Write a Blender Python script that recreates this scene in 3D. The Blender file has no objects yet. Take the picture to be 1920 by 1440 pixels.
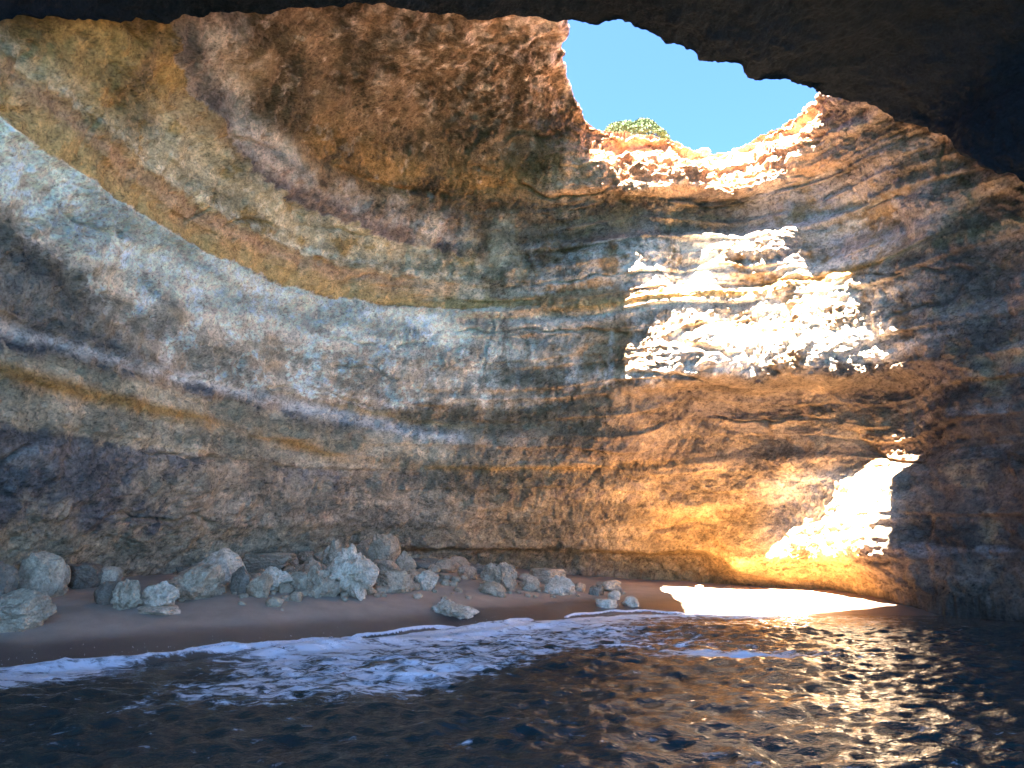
import bpy, bmesh, math, random
import numpy as np
from mathutils import Vector
from concurrent.futures import ThreadPoolExecutor

# ------------------------------------------------------------------ camera, sky, sun, exposure
scene = bpy.context.scene
COL = scene.collection
PITCH = math.radians(11.5)
cam_d = bpy.data.cameras.new('camera'); cam = bpy.data.objects.new('camera', cam_d); COL.objects.link(cam)
cam.location = (0, 0, 2.5); cam.rotation_euler = (math.pi/2 + PITCH, 0, 0)
cam_d.sensor_width = 36; cam_d.lens = 36*1397/1920; cam_d.clip_start = 0.1; cam_d.clip_end = 12000
scene.camera = cam

SUN = Vector((0.195, 0.228, -1.0)).normalized()        # the way sunlight travels
SUN_EL = math.asin(-SUN.z)
SUN_AZ = math.atan2(-SUN.x, -SUN.y)                    # bearing of the sun, clockwise from +Y
world = bpy.data.worlds.new('World'); scene.world = world; world.use_nodes = True
wn = world.node_tree
for n in list(wn.nodes): wn.nodes.remove(n)
sky = wn.nodes.new('ShaderNodeTexSky'); sky.sky_type = 'NISHITA'; sky.sun_disc = False
sky.sun_elevation = SUN_EL; sky.sun_rotation = SUN_AZ
sky.air_density = 0.13; sky.dust_density = 0.25; sky.ozone_density = 5.0
bg = wn.nodes.new('ShaderNodeBackground'); bg.inputs['Strength'].default_value = 0.055
wo = wn.nodes.new('ShaderNodeOutputWorld')
tint = wn.nodes.new('ShaderNodeMix'); tint.data_type = 'RGBA'; tint.blend_type = 'MULTIPLY'; tint.inputs[0].default_value = 1
tint.inputs[7].default_value = (0.64, 0.88, 1.0, 1)
wn.links.new(sky.outputs[0], tint.inputs[6]); wn.links.new(tint.outputs[2], bg.inputs['Color']); wn.links.new(bg.outputs[0], wo.inputs['Surface'])
sun_d = bpy.data.lights.new('sun', 'SUN'); sun_d.energy = 5.0; sun_d.angle = math.radians(0.53); sun_d.color = (1, 0.91, 0.78)
sun = bpy.data.objects.new('sun', sun_d); COL.objects.link(sun)
sun.rotation_euler = (-SUN).to_track_quat('Z', 'Y').to_euler(); sun.location = (-10, -10, 60)
scene.view_settings.view_transform = 'Standard'; scene.view_settings.look = 'None'
scene.view_settings.gamma = 1.0; scene.view_settings.exposure = 5.82
scene.cycles.max_bounces = 8; scene.cycles.diffuse_bounces = 6; scene.cycles.glossy_bounces = 4
scene.cycles.use_denoising = True; scene.cycles.sample_clamp_indirect = 6
scene.cycles.caustics_reflective = False; scene.cycles.caustics_refractive = False

# ------------------------------------------------------------------ helpers
RNG = np.random.RandomState(7)
_perm = RNG.permutation(256); _perm = np.concatenate([_perm, _perm]).astype(np.int32)
_g = RNG.normal(size=(256, 3)); _g /= np.linalg.norm(_g, axis=1)[:, None]; _g = _g.astype(np.float32)
POOL = ThreadPoolExecutor(4)
def perlin(x, y, z):
    sh = np.broadcast(x, y, z).shape
    x, y, z = [np.ascontiguousarray(np.broadcast_to(a, sh)).ravel().astype(np.float32) for a in (x, y, z)]
    if x.size < 40000: return _perlin(x, y, z).reshape(sh)
    ch = [np.array_split(a, 12) for a in (x, y, z)]
    return np.concatenate(list(POOL.map(_perlin, *ch))).reshape(sh)
def _perlin(x, y, z):
    xi, yi, zi = np.floor(x).astype(np.int32), np.floor(y).astype(np.int32), np.floor(z).astype(np.int32)
    xf, yf, zf = x-xi, y-yi, z-zi
    xi &= 255; yi &= 255; zi &= 255
    u, v, w = [t*t*t*(t*(t*6-15)+10) for t in (xf, yf, zf)]
    def c(dx, dy, dz):
        h = _perm[_perm[_perm[(xi+dx) & 255] + ((yi+dy) & 255)] + ((zi+dz) & 255)]
        g = _g[h]
        return g[:, 0]*(xf-dx) + g[:, 1]*(yf-dy) + g[:, 2]*(zf-dz)
    a = c(0,0,0); a += u*(c(1,0,0)-a)
    b = c(0,1,0); b += u*(c(1,1,0)-b)
    a += v*(b-a)
    d = c(0,0,1); d += u*(c(1,0,1)-d)
    e = c(0,1,1); e += u*(c(1,1,1)-e)
    d += v*(e-d)
    return 1.5*(a + w*(d-a))
def fbm(P, scale, octs=4, gain=0.5, seed=0, stretch=(1, 1, 1), kind='n'):
    x, y, z = P[0]*stretch[0]/scale+seed*17.3, P[1]*stretch[1]/scale+seed*5.1, P[2]*stretch[2]/scale+seed*9.7
    r = 0; a = 1.0; tot = 0
    for o in range(octs):
        n = perlin(x, y, z)
        if kind == 'billow': n = np.abs(n)*2-0.55
        elif kind == 'ridge': n = 0.7-np.abs(n)*2
        r = r + a*n; tot += a; a *= gain
        x, y, z = x*2.03+3.1, y*2.03+7.7, z*2.03+1.3
    return r/tot
def sstep(a, b, x):
    t = np.clip((x-a)/(b-a), 0, 1); return t*t*(3-2*t)
def lerp(a, b, t): return a+(b-a)*t
def catmull(Y, q):
    """Y[k,...] values at integer parameters, q array of parameters -> values"""
    Y = np.asarray(Y, float); n = len(Y)
    i = np.clip(np.floor(q).astype(int), 0, n-2); f = q-i
    g = lambda j: Y[np.clip(j, 0, n-1)]
    f = f.reshape(f.shape+(1,)*(Y.ndim-1))
    p0, p1, p2, p3 = g(i-1), g(i), g(i+1), g(i+2)
    m1 = (p2-p0)*0.5; m2 = (p3-p1)*0.5
    return (2*f**3-3*f**2+1)*p1 + (f**3-2*f**2+f)*m1 + (-2*f**3+3*f**2)*p2 + (f**3-f**2)*m2

def mesh_from_grid(name, P, mat, keep=None, flip=False, attrs=None):
    """P (3,nu,nv) -> mesh object of quads; keep (nu-1,nv-1) bool"""
    nu, nv = P.shape[1:]
    idx = np.arange(nu*nv).reshape(nu, nv)
    q = np.stack([idx[:-1, :-1], idx[1:, :-1], idx[1:, 1:], idx[:-1, 1:]], -1)
    q = q[keep] if keep is not None else q.reshape(-1, 4)
    if flip: q = q[:, ::-1]
    V = P.reshape(3, -1).T
    if keep is not None:
        used = np.zeros(nu*nv, bool); used[q.ravel()] = True
        remap = np.cumsum(used)-1; q = remap[q]; V = V[used]
        if attrs: attrs = {k: a.reshape(nu*nv, -1)[used] for k, a in attrs.items()}
    me = bpy.data.meshes.new(name)
    me.vertices.add(len(V)); me.vertices.foreach_set('co', np.ascontiguousarray(V, np.float32).ravel())
    me.loops.add(len(q)*4); me.loops.foreach_set('vertex_index', np.ascontiguousarray(q, np.int32).ravel())
    me.polygons.add(len(q)); me.polygons.foreach_set('loop_start', np.arange(0, len(q)*4, 4, dtype=np.int32))
    me.polygons.foreach_set('use_smooth', np.ones(len(q), bool))
    if attrs:
        for k, a in attrs.items():
            a = np.asarray(a, np.float32).reshape(len(V), -1)
            if a.shape[1] == 3:
                at = me.color_attributes.new(k, 'FLOAT_COLOR', 'POINT')
                at.data.foreach_set('color', np.concatenate([a, np.ones((len(V), 1), np.float32)], 1).ravel())
            else:
                at = me.attributes.new(k, 'FLOAT', 'POINT'); at.data.foreach_set('value', a.ravel())
    me.update(calc_edges=True); me.validate()
    me.materials.append(mat)
    o = bpy.data.objects.new(name, me); COL.objects.link(o)
    return o
def tag(o, label=None, cat=None, group=None, kind=None):
    if label: o['label'] = label
    if cat: o['category'] = cat
    if group: o['group'] = group
    if kind: o['kind'] = kind
    return o

class NT:
    def __init__(s, name):
        s.m = bpy.data.materials.new(name); s.m.use_nodes = True; s.t = s.m.node_tree
        for n in list(s.t.nodes): s.t.nodes.remove(n)
        s.out = s.n('ShaderNodeOutputMaterial'); s.b = s.n('ShaderNodeBsdfPrincipled')
        s.l(s.b.outputs[0], s.out.inputs['Surface'])
    def n(s, t, **k):
        x = s.t.nodes.new(t)
        for a, v in k.items(): setattr(x, a, v)
        return x
    def l(s, a, b): s.t.links.new(a, b)
    def noise(s, scale, detail=4, rough=0.6, vec=None):
        x = s.n('ShaderNodeTexNoise'); x.inputs['Scale'].default_value = scale; x.inputs['Detail'].default_value = detail
        x.inputs['Roughness'].default_value = rough
        if vec is not None: s.l(vec, x.inputs['Vector'])
        return x
    def ramp(s, fac, stops):
        r = s.n('ShaderNodeValToRGB'); e = r.color_ramp.elements
        while len(e) > 1: e.remove(e[-1])
        for i, (p, c) in enumerate(stops):
            x = e[0] if i == 0 else e.new(p)
            x.position = p; x.color = (*c, 1) if len(c) == 3 else c
        s.l(fac, r.inputs[0]); return r
    def mix(s, fac, a, b, mode='MIX'):
        m = s.n('ShaderNodeMix', data_type='RGBA', blend_type=mode)
        for sock, v in ((m.inputs[0], fac), (m.inputs[6], a), (m.inputs[7], b)):
            if hasattr(v, 'is_linked'): s.l(v, sock)
            else: sock.default_value = v if not isinstance(v, tuple) else (*v, 1)
        return m.outputs[2]
    def attr(s, name): return s.n('ShaderNodeAttribute', attribute_name=name)
    def math(s, op, a, b=None):
        m = s.n('ShaderNodeMath', operation=op)
        for sock, v in ((m.inputs[0], a), (m.inputs[1], b)):
            if v is None: continue
            if hasattr(v, 'is_linked'): s.l(v, sock)
            else: sock.default_value = v
        return m.outputs[0]
    def bump(s, h, dist, strength=1.0, prev=None):
        b = s.n('ShaderNodeBump'); b.inputs['Distance'].default_value = dist; b.inputs['Strength'].default_value = strength
        s.l(h, b.inputs['Height'])
        if prev is not None: s.l(prev, b.inputs['Normal'])
        return b.outputs[0]

# ------------------------------------------------------------------ rock materials
def rock_material(name, attr=None, base=(0.3, 0.25, 0.19), bump=1.0):
    k = NT(name); geo = k.n('ShaderNodeTexCoord').outputs['Object']
    n1 = k.noise(2.2, 8, 0.68, geo); n2 = k.noise(14, 6, 0.7, geo)
    v = k.n('ShaderNodeTexVoronoi'); v.inputs['Scale'].default_value = 9; k.l(geo, v.inputs['Vector'])
    col = k.attr(attr).outputs['Color'] if attr else None
    var = k.ramp(n2.outputs[0], [(0.3, (0.55, 0.53, 0.52)), (0.5, (1, 1, 1)), (0.72, (1.35, 1.33, 1.28))])
    var1 = k.ramp(n1.outputs[0], [(0.3, (0.72, 0.7, 0.68)), (0.5, (1, 1, 1)), (0.7, (1.22, 1.2, 1.18))])
    c = k.mix(1.0, col if col else base, var.outputs[0], 'MULTIPLY')
    c = k.mix(1.0, c, var1.outputs[0], 'MULTIPLY')
    n4 = k.noise(5.5, 10, 0.78, geo)
    c = k.mix(1.0, c, k.ramp(n4.outputs[0], [(0.33, (0.34, 0.32, 0.31)), (0.45, (0.95, 0.95, 0.95)), (0.6, (1.05, 1.05, 1.05)), (0.72, (1.4, 1.4, 1.4))]).outputs[0], 'MULTIPLY')  # darkest in the bump hollows: relief shading put into the colour
    k.l(c, k.b.inputs['Base Color'])
    k.b.inputs['Roughness'].default_value = 0.95; k.b.inputs['Specular IOR Level'].default_value = 0.15
    h = k.math('ADD', k.math('MULTIPLY', n4.outputs[0], 1.3), k.math('MULTIPLY', v.outputs['Distance'], 0.35))
    nb = k.bump(n1.outputs[0], 0.22*bump); nb = k.bump(h, 0.12*bump, 1.0, nb)
    if attr: k.l(k.attr('relief').outputs['Fac'], nb.node.inputs['Strength'])
    k.l(nb, k.b.inputs['Normal'])
    return k.m
M_WALL = rock_material('cave_rock', 'rock')
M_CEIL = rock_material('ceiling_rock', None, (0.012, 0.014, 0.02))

# ------------------------------------------------------------------ cave wall, dome and skylight rim
# key profiles round the cave, left -> back -> right; plan points at foot, z=4.5, 9, 14.5, under the rim, and the rim itself
KEYS = [
 # F              M              U              T              Rb (x,y,z)           R (x,y,z)
 ((-14.5, 5),   (-14, 5),      (-14.2, 5),    (-12.5, 6),    (-8, 9, 20),         (-2, 13, 21)),
 ((-14.4, 11),  (-13.2, 11),   (-13.4, 11),   (-11.8, 12),   (-7.5, 14, 18.8),    (0, 17, 20.3)),
 ((-13.8, 16),  (-12.4, 16),   (-12.7, 16),   (-11, 16.8),   (-6.8, 18.2, 18.4),  (1.15, 20, 20)),
 ((-13.4, 20.5),(-11.8, 20.3), (-12.2, 20.5), (-10.6, 20.9), (-6.6, 21.8, 18.5),  (1.25, 22.8, 20.3)),
 ((-12.6, 25),(-10.8, 24),   (-11.2, 24.2), (-9.6, 24.2),  (-5.8, 24.2, 18.5),  (1.3, 24.6, 20.3)),
 ((-10.5, 29.4), (-8.8, 28),    (-9.0, 28.2),  (-7.8, 27.5),  (-4.6, 26.4, 18.4),  (1.45, 25.8, 20.2)),
 ((-6.5, 32.2), (-5.6, 30.8),  (-5.6, 30.8),  (-4.8, 29.8),  (-2.8, 28.2, 18.0),  (1.85, 26.9, 20)),
 ((-2, 33.8),   (-1.6, 32),    (-1.5, 31.8),  (-1, 30.6),    (0, 29, 17.5),       (2.5, 27.6, 19.6)),
 ((2.8, 34),    (2.8, 32),     (2.8, 31.0),   (3, 29.7),     (3.3, 28.3, 16.9),   (3.5, 28.7, 18.95)),
 ((6.8, 33.6),  (6.8, 32.0),   (6.6, 28.9),   (6.4, 28.55),  (6.3, 28.1, 16.7),   (6.4, 28.95, 18.65)),
 ((10.3, 32.0), (10.2, 30.5),  (9.6, 29.0),   (9.2, 28.9),   (8.7, 28.5, 16.5),   (8.75, 29.7, 18.3)),
 ((12.3, 30.2), (11.9, 29.0),  (11.5, 27.8),  (11.1, 27.8),  (10.4, 27.6, 16.6),  (10.6, 28.7, 18.6)),
 ((12.9, 27.5), (12.8, 27.2),  (13.35, 26.6), (12.4, 26.5),  (11.8, 26.4, 16.9),  (11.75, 27.0, 18.7)),
 ((13.4, 24.6), (13.9, 24.9),  (14.4, 24.5),  (13.6, 24.6),  (12.8, 24.8, 17),    (11.8, 25, 18.4)),
 ((15, 22.8),   (15.4, 22.8),  (15.9, 22.6),  (15.3, 22.8),  (13.7, 23, 17),      (12.1, 23, 18.4)),
 ((16.8, 19.5), (16.8, 19.5),  (17.2, 19.3),  (16.6, 19.6),  (15.2, 20.3, 18.5),  (12.2, 21.5, 19.8)),
 ((17.5, 14),   (17.5, 14),    (17.8, 14),    (17, 14),      (15, 16, 19.5),      (11, 19, 20.8)),
]
HOLE_C = np.array([6.5, 24.5])
def key_profile(k):
    F, M, U, T, Rb, R = k
    d = np.array(R[:2])-HOLE_C; d /= np.linalg.norm(d)
    top = R[2]+0.35
    o1 = np.array(R[:2])+d*1.6; o2 = np.array(R[:2])+d*12; o3 = np.array(R[:2])+d*45
    return [(*F, -2.5), (*F, 0.6), (*M, 4.5), (*U, 9.0), (*T, 14.5), Rb, R, (R[0], R[1], top),
            (*o1, top+0.1), (*o2, top+0.8), (*o3, top+1)]
PROF = np.array([key_profile(k) for k in KEYS])                     # key, knot, xyz
NT_W, SEG = 1090, [8, 110, 130, 160, 115, 90, 34, 14, 20, 14]
def wall_base():
    # t spacing: even in angle seen from the middle of the bay
    tt = np.linspace(0, len(KEYS)-1, 4000)
    mid = catmull(PROF[:, 3, :2], tt)
    ds = np.linalg.norm(np.diff(mid, axis=0), axis=1)
    dist = np.linalg.norm(mid, axis=1)[1:]
    wgt = ds/dist*np.where((tt[1:] < 1.6) | (tt[1:] > 15.4), 0.25, 1.0)
    cum = np.concatenate([[0], np.cumsum(wgt)])
    t = np.interp(np.linspace(0, cum[-1], NT_W), cum, tt)
    q = np.concatenate([i+np.arange(n)/n for i, n in enumerate(SEG)]+[[len(SEG)]])
    A = catmull(PROF, t)                                            # (nt, knot, 3)
    B = catmull(np.transpose(A, (1, 0, 2)), q)                      # (nq, nt, 3)
    return t, q, np.transpose(B, (2, 1, 0))                         # (3, nt, nq)
def normals(P):
    du = np.gradient(P, axis=1); dv = np.gradient(P, axis=2)
    n = np.cross(du, dv, axis=0); return n/np.maximum(np.linalg.norm(n, axis=0), 1e-9)
WT, WQ, WP = wall_base()
T2 = np.broadcast_to(WT[:, None], WP.shape[1:]); Q2 = np.broadcast_to(WQ[None, :], WP.shape[1:])
N = normals(WP)      # which way do they face? make them point into the cave
c0 = WP[:, NT_W//2, 200]; inward = np.array([3, 20, 8])-c0
if (N[:, NT_W//2, 200]*inward).sum() < 0: N = -N; FLIP = True
else: FLIP = False
def bell(x, c, w): return np.exp(-((x-c)/w)**2)
def noises(P):
    f = {}
    f['big'] = fbm(P, 4.0, 3, 0.5, 51)
    f['mid'] = fbm(P, 1.3, 4, 0.6, 52)
    f['fine'] = fbm(P, 0.34, 3, 0.6, 53)
    f['drip'] = fbm(P, 0.7, 4, 0.6, 54, stretch=(1, 1, 0.22))
    f['lay'] = fbm(P, 1.6, 4, 0.6, 55, stretch=(0.22, 0.22, 1.6))
    f['speck'] = fbm(P, 0.22, 3, 0.65, 56, kind='ridge')
    return f
LEDGES = [(12.05, 1.5, 7.8, 0.16, 0.9), (13.55, 2.0, 6.8, 0.10, 0.5), (12.75, 1.5, 6.5, -0.07, 0.3), (7.95, 2.0, 7.2, -0.16, 0.6), (7.25, 2.0, 7.0, 0.12, 0.4), (6.15, 2.0, 8.5, -0.12, 0.35),
 (5.2, 2.0, 9.5, -0.14, 0.5), (5.75, 2.0, 6.0, 0.08, 0.3), (12.5, 6.4, 13.5, -0.22, 0.35), (11.75, 7.0, 15.5, -0.25, 0.5), (12.15, 6.6, 12.0, 0.15, 0.25), (13.15, 6.6, 12.5, -0.2, 0.5), (13.9, 6.8, 14.5, 0.22, 0.5),
 (14.5, 7.0, 15.0, -0.25, 0.5), (15.3, 7.0, 15.0, 0.22, 0.4), (15.9, 6.8, 13.0, -0.2, 0.35), (10.9, 6.5, 8.8, -0.12, 0.4), (9.9, 6.5, 8.8, -0.12, 0.5), (8.7, 6.4, 9.0, -0.2, 0.6), (7.4, 6.8, 15.0, -0.2, 0.45),
 (6.7, 7.2, 15.0, 0.2, 0.4), (6.1, 7.4, 15.0, -0.22, 0.4), (5.5, 8.0, 12.0, 0.15, 0.3), (4.4, 6.0, 10.0, -0.12, 0.5), (3.2, 12.2, 15.4, -0.25, 0.6), (9.6, 12.3, 15.4, -0.3, 0.7), (8.4, 12.3, 15.4, 0.25, 0.5), (17.4, 7.4, 13.0, -0.18, 0.4), (18.0, 7.4, 13.0, 0.15, 0.3)]
def build_wall():
    P = WP.copy(); z = P[2]
    disp = 0.45*fbm(WP, 5.0, 3, 0.5, 1)
    patch = sstep(8.2, 9.4, T2)*(1-sstep(12.4, 13.6, T2))
    rough = fbm(WP, 2.2, 4, 0.55, 3)
    zz = z+0.7*rough
    inside = 1-sstep(6.0, 7.2, Q2)
    # overhang below the pale crust; shelf below the rim
    lo = lerp(4.9, 4.1, sstep(10.9, 11.8, T2))
    disp -= 1.2*patch*sstep(lo, lo+1.7, zz)*(1-sstep(7.7, 8.7, zz))*(1-0.2*sstep(11.4, 12.8, T2))
    disp += lerp(1.5, 1.2, sstep(10.2, 11.4, T2))*bell(z, 2.0, np.where(z > 2.0, 1.15+1.0*sstep(10.3, 10.9, T2), 1.15))*sstep(9.3, 9.9, T2)*(1-sstep(12.3, 13.0, T2))
    disp += 0.6*patch*bell(z, 9.3, 1.5)*(1-sstep(11.0, 12.0, T2))                                  # the crust swells out above the overhang
    disp -= 1.25*patch*bell(zz, 13.7, 1.2)*(1-sstep(9.2, 9.8, T2+0.3*rough)*(1-sstep(10.8, 11.4, T2+0.3*rough)))
    disp -= 0.75*sstep(6.8, 8.6, T2)*(1-sstep(12.0, 13.2, T2))*sstep(14.3, 15.3, zz)*(1-sstep(16.0, 16.7, zz))
    und = sstep(5.5, 6.3, T2)*(1-sstep(9.0, 9.9, T2))
    disp -= 1.5*und*(1-sstep(1.3, 2.0, z+0.25*rough))*(0.7+0.5*rough)
    # beds
    zs = z+0.22*fbm(WP, 4, 2, 0.5, 5)+0.06*rough
    bed = fbm((zs*0+3.3, zs*0, zs), 1.25, 4, 0.6, 4)
    bed = np.tanh(bed*6)*0.5
    loc = sstep(-0.25, 0.4, fbm(WP, 6, 3, 0.5, 8))
    disp += bed*(0.10+0.20*sstep(5.5, 8, T2)*(1-0.4*sstep(13, 15, T2))*sstep(4.0, 6.0, z))*(0.3+loc)*inside*(1-0.85*patch*bell(z, 10.2, 1.6))
    # thin ledges: sharp edge, fading away below (sign +) or above (sign -)
    for zk, t0, t1, amp, lam in LEDGES:
        u = zs+0.10*np.sin(T2*1.7+zk)-zk
        on_ = sstep(t0-0.4, t0+0.4, T2)*(1-sstep(t1-0.4, t1+0.4, T2))*(0.35+0.9*sstep(-0.3, 0.3, fbm((WP[0], WP[1], zk+WP[2]*0.1), 2.6, 2, 0.5, 18)))
        if amp > 0: disp += amp*on_*sstep(0.03, -0.03, u)*np.exp(np.minimum(u, 0)/lam)
        else: disp += -amp*on_*sstep(-0.03, 0.03, u)*np.exp(-np.maximum(u, 0)/lam)
    # thin ledges of the middle beds
    led = np.tanh(5*fbm((zs*0+1.3, zs*0+T2*0.15, zs), 0.42, 2, 0.5, 9))*0.5
    disp += 0.09*led*bell(z, 12.6, 1.3)*sstep(5.0, 7.0, T2)
    # columns and gullies running down the back of the dome
    gul = fbm(WP, 1.9, 3, 0.5, 14, stretch=(1, 1, 0.25))
    disp += 0.35*gul*bell(z, 13.5, 2.6)*bell(T2, 6.9, 1.3)
    disp -= 0.5*bell(T2, 5.0, 1.1)*bell(z, 18.2, 1.2)               # brown hollow high on the left
    disp += 0.30*bell(z-0.12*np.sin(T2*3), 15.7, 0.7)*sstep(2.6, 3.6, T2)*(1-sstep(6.0, 6.8, T2))   # rounded pink roll
    disp -= 0.25*bell(zs, 16.55, 0.10)*sstep(4.4, 4.9, T2)*(1-sstep(6.2, 6.6, T2))                  # crack above it
    disp += 0.10*bell(zs, 12.1, 0.5)*(1-sstep(6.5, 8, T2))
    disp += (0.17+0.12*(1-sstep(6, 8, T2)))*fbm(WP, 1.1, 3, 0.5, 10)
    rvar = 0.35+1.0*sstep(-0.3, 0.35, fbm((WP[0]*0.3, WP[1]*0.3, zs), 0.9, 2, 0.5, 16))
    rvar = rvar*(1-0.7*sstep(12.05, 12.2, zs)*(1-sstep(13.2, 13.6, zs))*(1-sstep(6.5, 7.5, T2)))
    disp += rvar*(0.19*fbm(WP, 0.42, 4, 0.62, 11)-0.10*np.maximum(0, fbm(WP, 0.22, 3, 0.6, 15, kind='ridge')))
    holes = sstep(0.42, 0.62, fbm(WP, 0.9, 3, 0.5, 17)); disp -= 0.22*holes*inside
    disp += 0.35*sstep(4.9, 5.6, Q2)*inside*(1-sstep(6.8, 8, T2))*fbm(WP, 1.1, 4, 0.62, 20)
    disp += 0.45*sstep(16.2, 17.6, z)*(1-sstep(7.4, 8.6, Q2))*sstep(6.8, 8, T2)*fbm(WP, 1.2, 4, 0.62, 19)
    crust = patch*sstep(8.0, 9.2, zz)*(1-sstep(14.5, 15.5, zz))
    rim = sstep(7.3, 8.2, T2)*(1-sstep(12.8, 13.6, T2))*sstep(15.8, 16.8, z)
    low = sstep(9.8, 10.6, T2)*(1-sstep(12.6, 13.4, T2))*(1-sstep(4.5, 5.2, z))
    puff = fbm(WP, 0.75, 5, 0.6, 12, kind='billow')
    disp += (0.05+0.10*rvar+0.06*crust+0.10*rim+0.05*low)*puff
    disp += 0.05*np.maximum(0, -fbm(WP, 0.6, 3, 0.55, 13)-0.1)*-4*(1-crust)
    wp = [WP[i]+0.35*fbm(WP, 1.2, 2, 0.5, 80+i) for i in range(3)]
    ck = sstep(0.60, 0.69, fbm(wp, 3.4, 1, 0.5, 83, stretch=(0.45, 0.45, 1.6), kind='ridge'))*sstep(0.0, 0.3, fbm(WP, 4, 2, 0.5, 84))
    ck2 = sstep(0.62, 0.69, fbm(wp, 2.6, 1, 0.5, 85, stretch=(1.2, 1.2, 0.35), kind='ridge'))*sstep(0.1, 0.4, fbm(WP, 3, 2, 0.5, 86))
    disp -= inside*(0.22*ck+0.14*ck2)
    far = 1-sstep(7.5, 9.0, Q2)
    return P + N*(disp*far), crust, rim, low, rvar
def mixc(c, col, m):
    m = np.clip(m, 0, 1)[..., None]; return c*(1-m)+np.array(col)*m
def wall_colour(P, crust, rim, low):
    f = noises(P); t = T2; z0 = P[2]
    big, mid, fine, drip, lay, speck = (f[k] for k in ('big', 'mid', 'fine', 'drip', 'lay', 'speck'))
    z = z0+0.30*mid+0.17*fine+0.2*big+0.2*drip
    band = lambda a, b, s=0.25: sstep(a-s*0.4, a+s*0.4, z)*(1-sstep(b-s*0.4, b+s*0.4, z))
    cut = lambda n, a, b: sstep(a, b, n)
    tl = 1-sstep(6.3, 7.8, t)                                   # left and back-left
    tr = sstep(12.3, 13.6, t)                                   # right wall
    c = np.zeros(P.shape[1:]+(3,)); c[:] = (0.31, 0.22, 0.135)
    c = mixc(c, (0.44, 0.35, 0.24), cut(lay+0.4*mid, -0.05, 0.35)*0.7)
    c = mixc(c, (0.17, 0.12, 0.085), cut(drip+0.5*fine, 0.05, 0.4)*0.6)
    # --- foot of the walls
    c = mixc(c, (0.36, 0.30, 0.20), (1-sstep(2.2, 3.4, z))*tl)
    # --- dark weathered band above it, with run-off streaks
    dk = band(2.9, 5.15, 0.35)*tl
    c = mixc(c, (0.42, 0.34, 0.24), dk)
    c = mixc(c, (0.15, 0.148, 0.15), band(2.6, 5.15, 0.3)*tl*cut(0.8*big+0.7*mid+0.5*drip+0.45*(1-sstep(2.4, 5.0, t))+0.12*(z-4.2), 0.02, 0.42)*0.9)
    c = mixc(c, (0.22, 0.16, 0.10), dk*cut(-drip+fine, 0.1, 0.5)*0.5*sstep(3, 6, t))
    # --- cream beds and the thin orange line
    c = mixc(c, (0.46, 0.385, 0.27), band(5.15, 7.2, 0.15)*tl)
    zo = np.interp(t, [2.4, 3.3, 4.4, 5.2, 5.8, 6.8, 8, 9.2, 10], [6.4, 6.4, 6.3, 5.95, 5.45, 5.25, 5.27, 5.6, 5.6])
    c = mixc(c, (0.40, 0.235, 0.085), bell(z0+0.06*mid+0.05*fine, zo, 0.26)*(1-sstep(9, 10.5, t))*(0.25+0.85*cut(lay+0.8*big, -0.3, 0.35)))
    c = mixc(c, (0.50, 0.43, 0.30), bell(z0+0.1*mid, zo+0.5, 0.2)*tl*0.7)
    # --- grey-blue line with black holes
    zb = np.interp(t, [2.4, 3.6, 4.8, 5.7, 6.8, 8], [7.4, 7.7, 7.5, 7.1, 6.5, 6.4])
    c = mixc(c, (0.60, 0.60, 0.59), bell(z0+0.22*mid+0.1*fine, zb+0.15, 0.30)*tl*cut(big+0.7*mid+0.4*lay, -0.45, 0.1))
    c = mixc(c, (0.085, 0.09, 0.10), bell(z0+0.25*mid+0.1*fine, zb-0.2+0.3*big, 0.24)*cut(big+0.8*mid+0.5*fine, 0.05, 0.4)*tl*(1-0.5*sstep(4.6, 6, t)))
    c = mixc(c, (0.40, 0.29, 0.15), bell(z0+0.08*mid, zb+0.62, 0.14)*cut(lay, -0.3, 0.1)*tl*0.8)
    # --- the big white band
    wb = sstep(-0.3, 0.3, z-np.interp(t, [2, 2.6, 3.2, 3.7, 4.4, 6, 7, 8.5], [9.9, 9.9, 9.0, 8.2, 7.9, 8.0, 8.0, 8.2]))*(1-sstep(-0.05, 0.06, z0+0.16*fine+0.22*mid+0.12*drip-12.08))
    wb2 = wb*(1-sstep(6.6, 8.4, t))
    c = mixc(c, (0.52, 0.455, 0.365), wb2)
    core = wb2*sstep(9.3, 10.7, z+0.5*big)
    c = mixc(c, (0.80, 0.745, 0.68), core*0.95)
    c = mixc(c, (0.84, 0.79, 0.73), wb2*cut(mid+0.6*fine, -0.02, 0.3)*0.8)
    c = mixc(c, (0.27, 0.225, 0.19), wb2*cut(drip+0.6*fine-0.45*core, 0.12, 0.42)*0.65)
    c = mixc(c, (0.42, 0.31, 0.19), wb2*(1-core)*cut(-mid+0.3*lay, 0.15, 0.45)*0.55)
    gz = sstep(7.6, 8.2, z)*(1-sstep(-0.6, 0.5, z-np.interp(t, [2, 2.6, 3.2, 3.7, 4.1], [10.1, 10.0, 9.0, 8.2, 7.6])))*(1-sstep(3.6, 4.2, t))
    c = mixc(c, (0.20, 0.195, 0.175), gz*0.95)
    c = mixc(c, (0.09, 0.095, 0.10), gz*cut(mid+0.5*fine, 0.0, 0.3)*0.8)
    c = mixc(c, (0.36, 0.32, 0.24), gz*cut(-mid+0.4*big, 0.15, 0.45)*0.6)
    # back wall under the white band: grey, brown and white run-off
    bk = sstep(6.3, 7.6, t)*(1-sstep(9.6, 11, t))
    c = mixc(c, (0.50, 0.46, 0.42), bk*band(8.6, 11.9, 0.3)*cut(drip+0.4*lay+0.3*big, -0.05, 0.3)*0.9)
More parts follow.
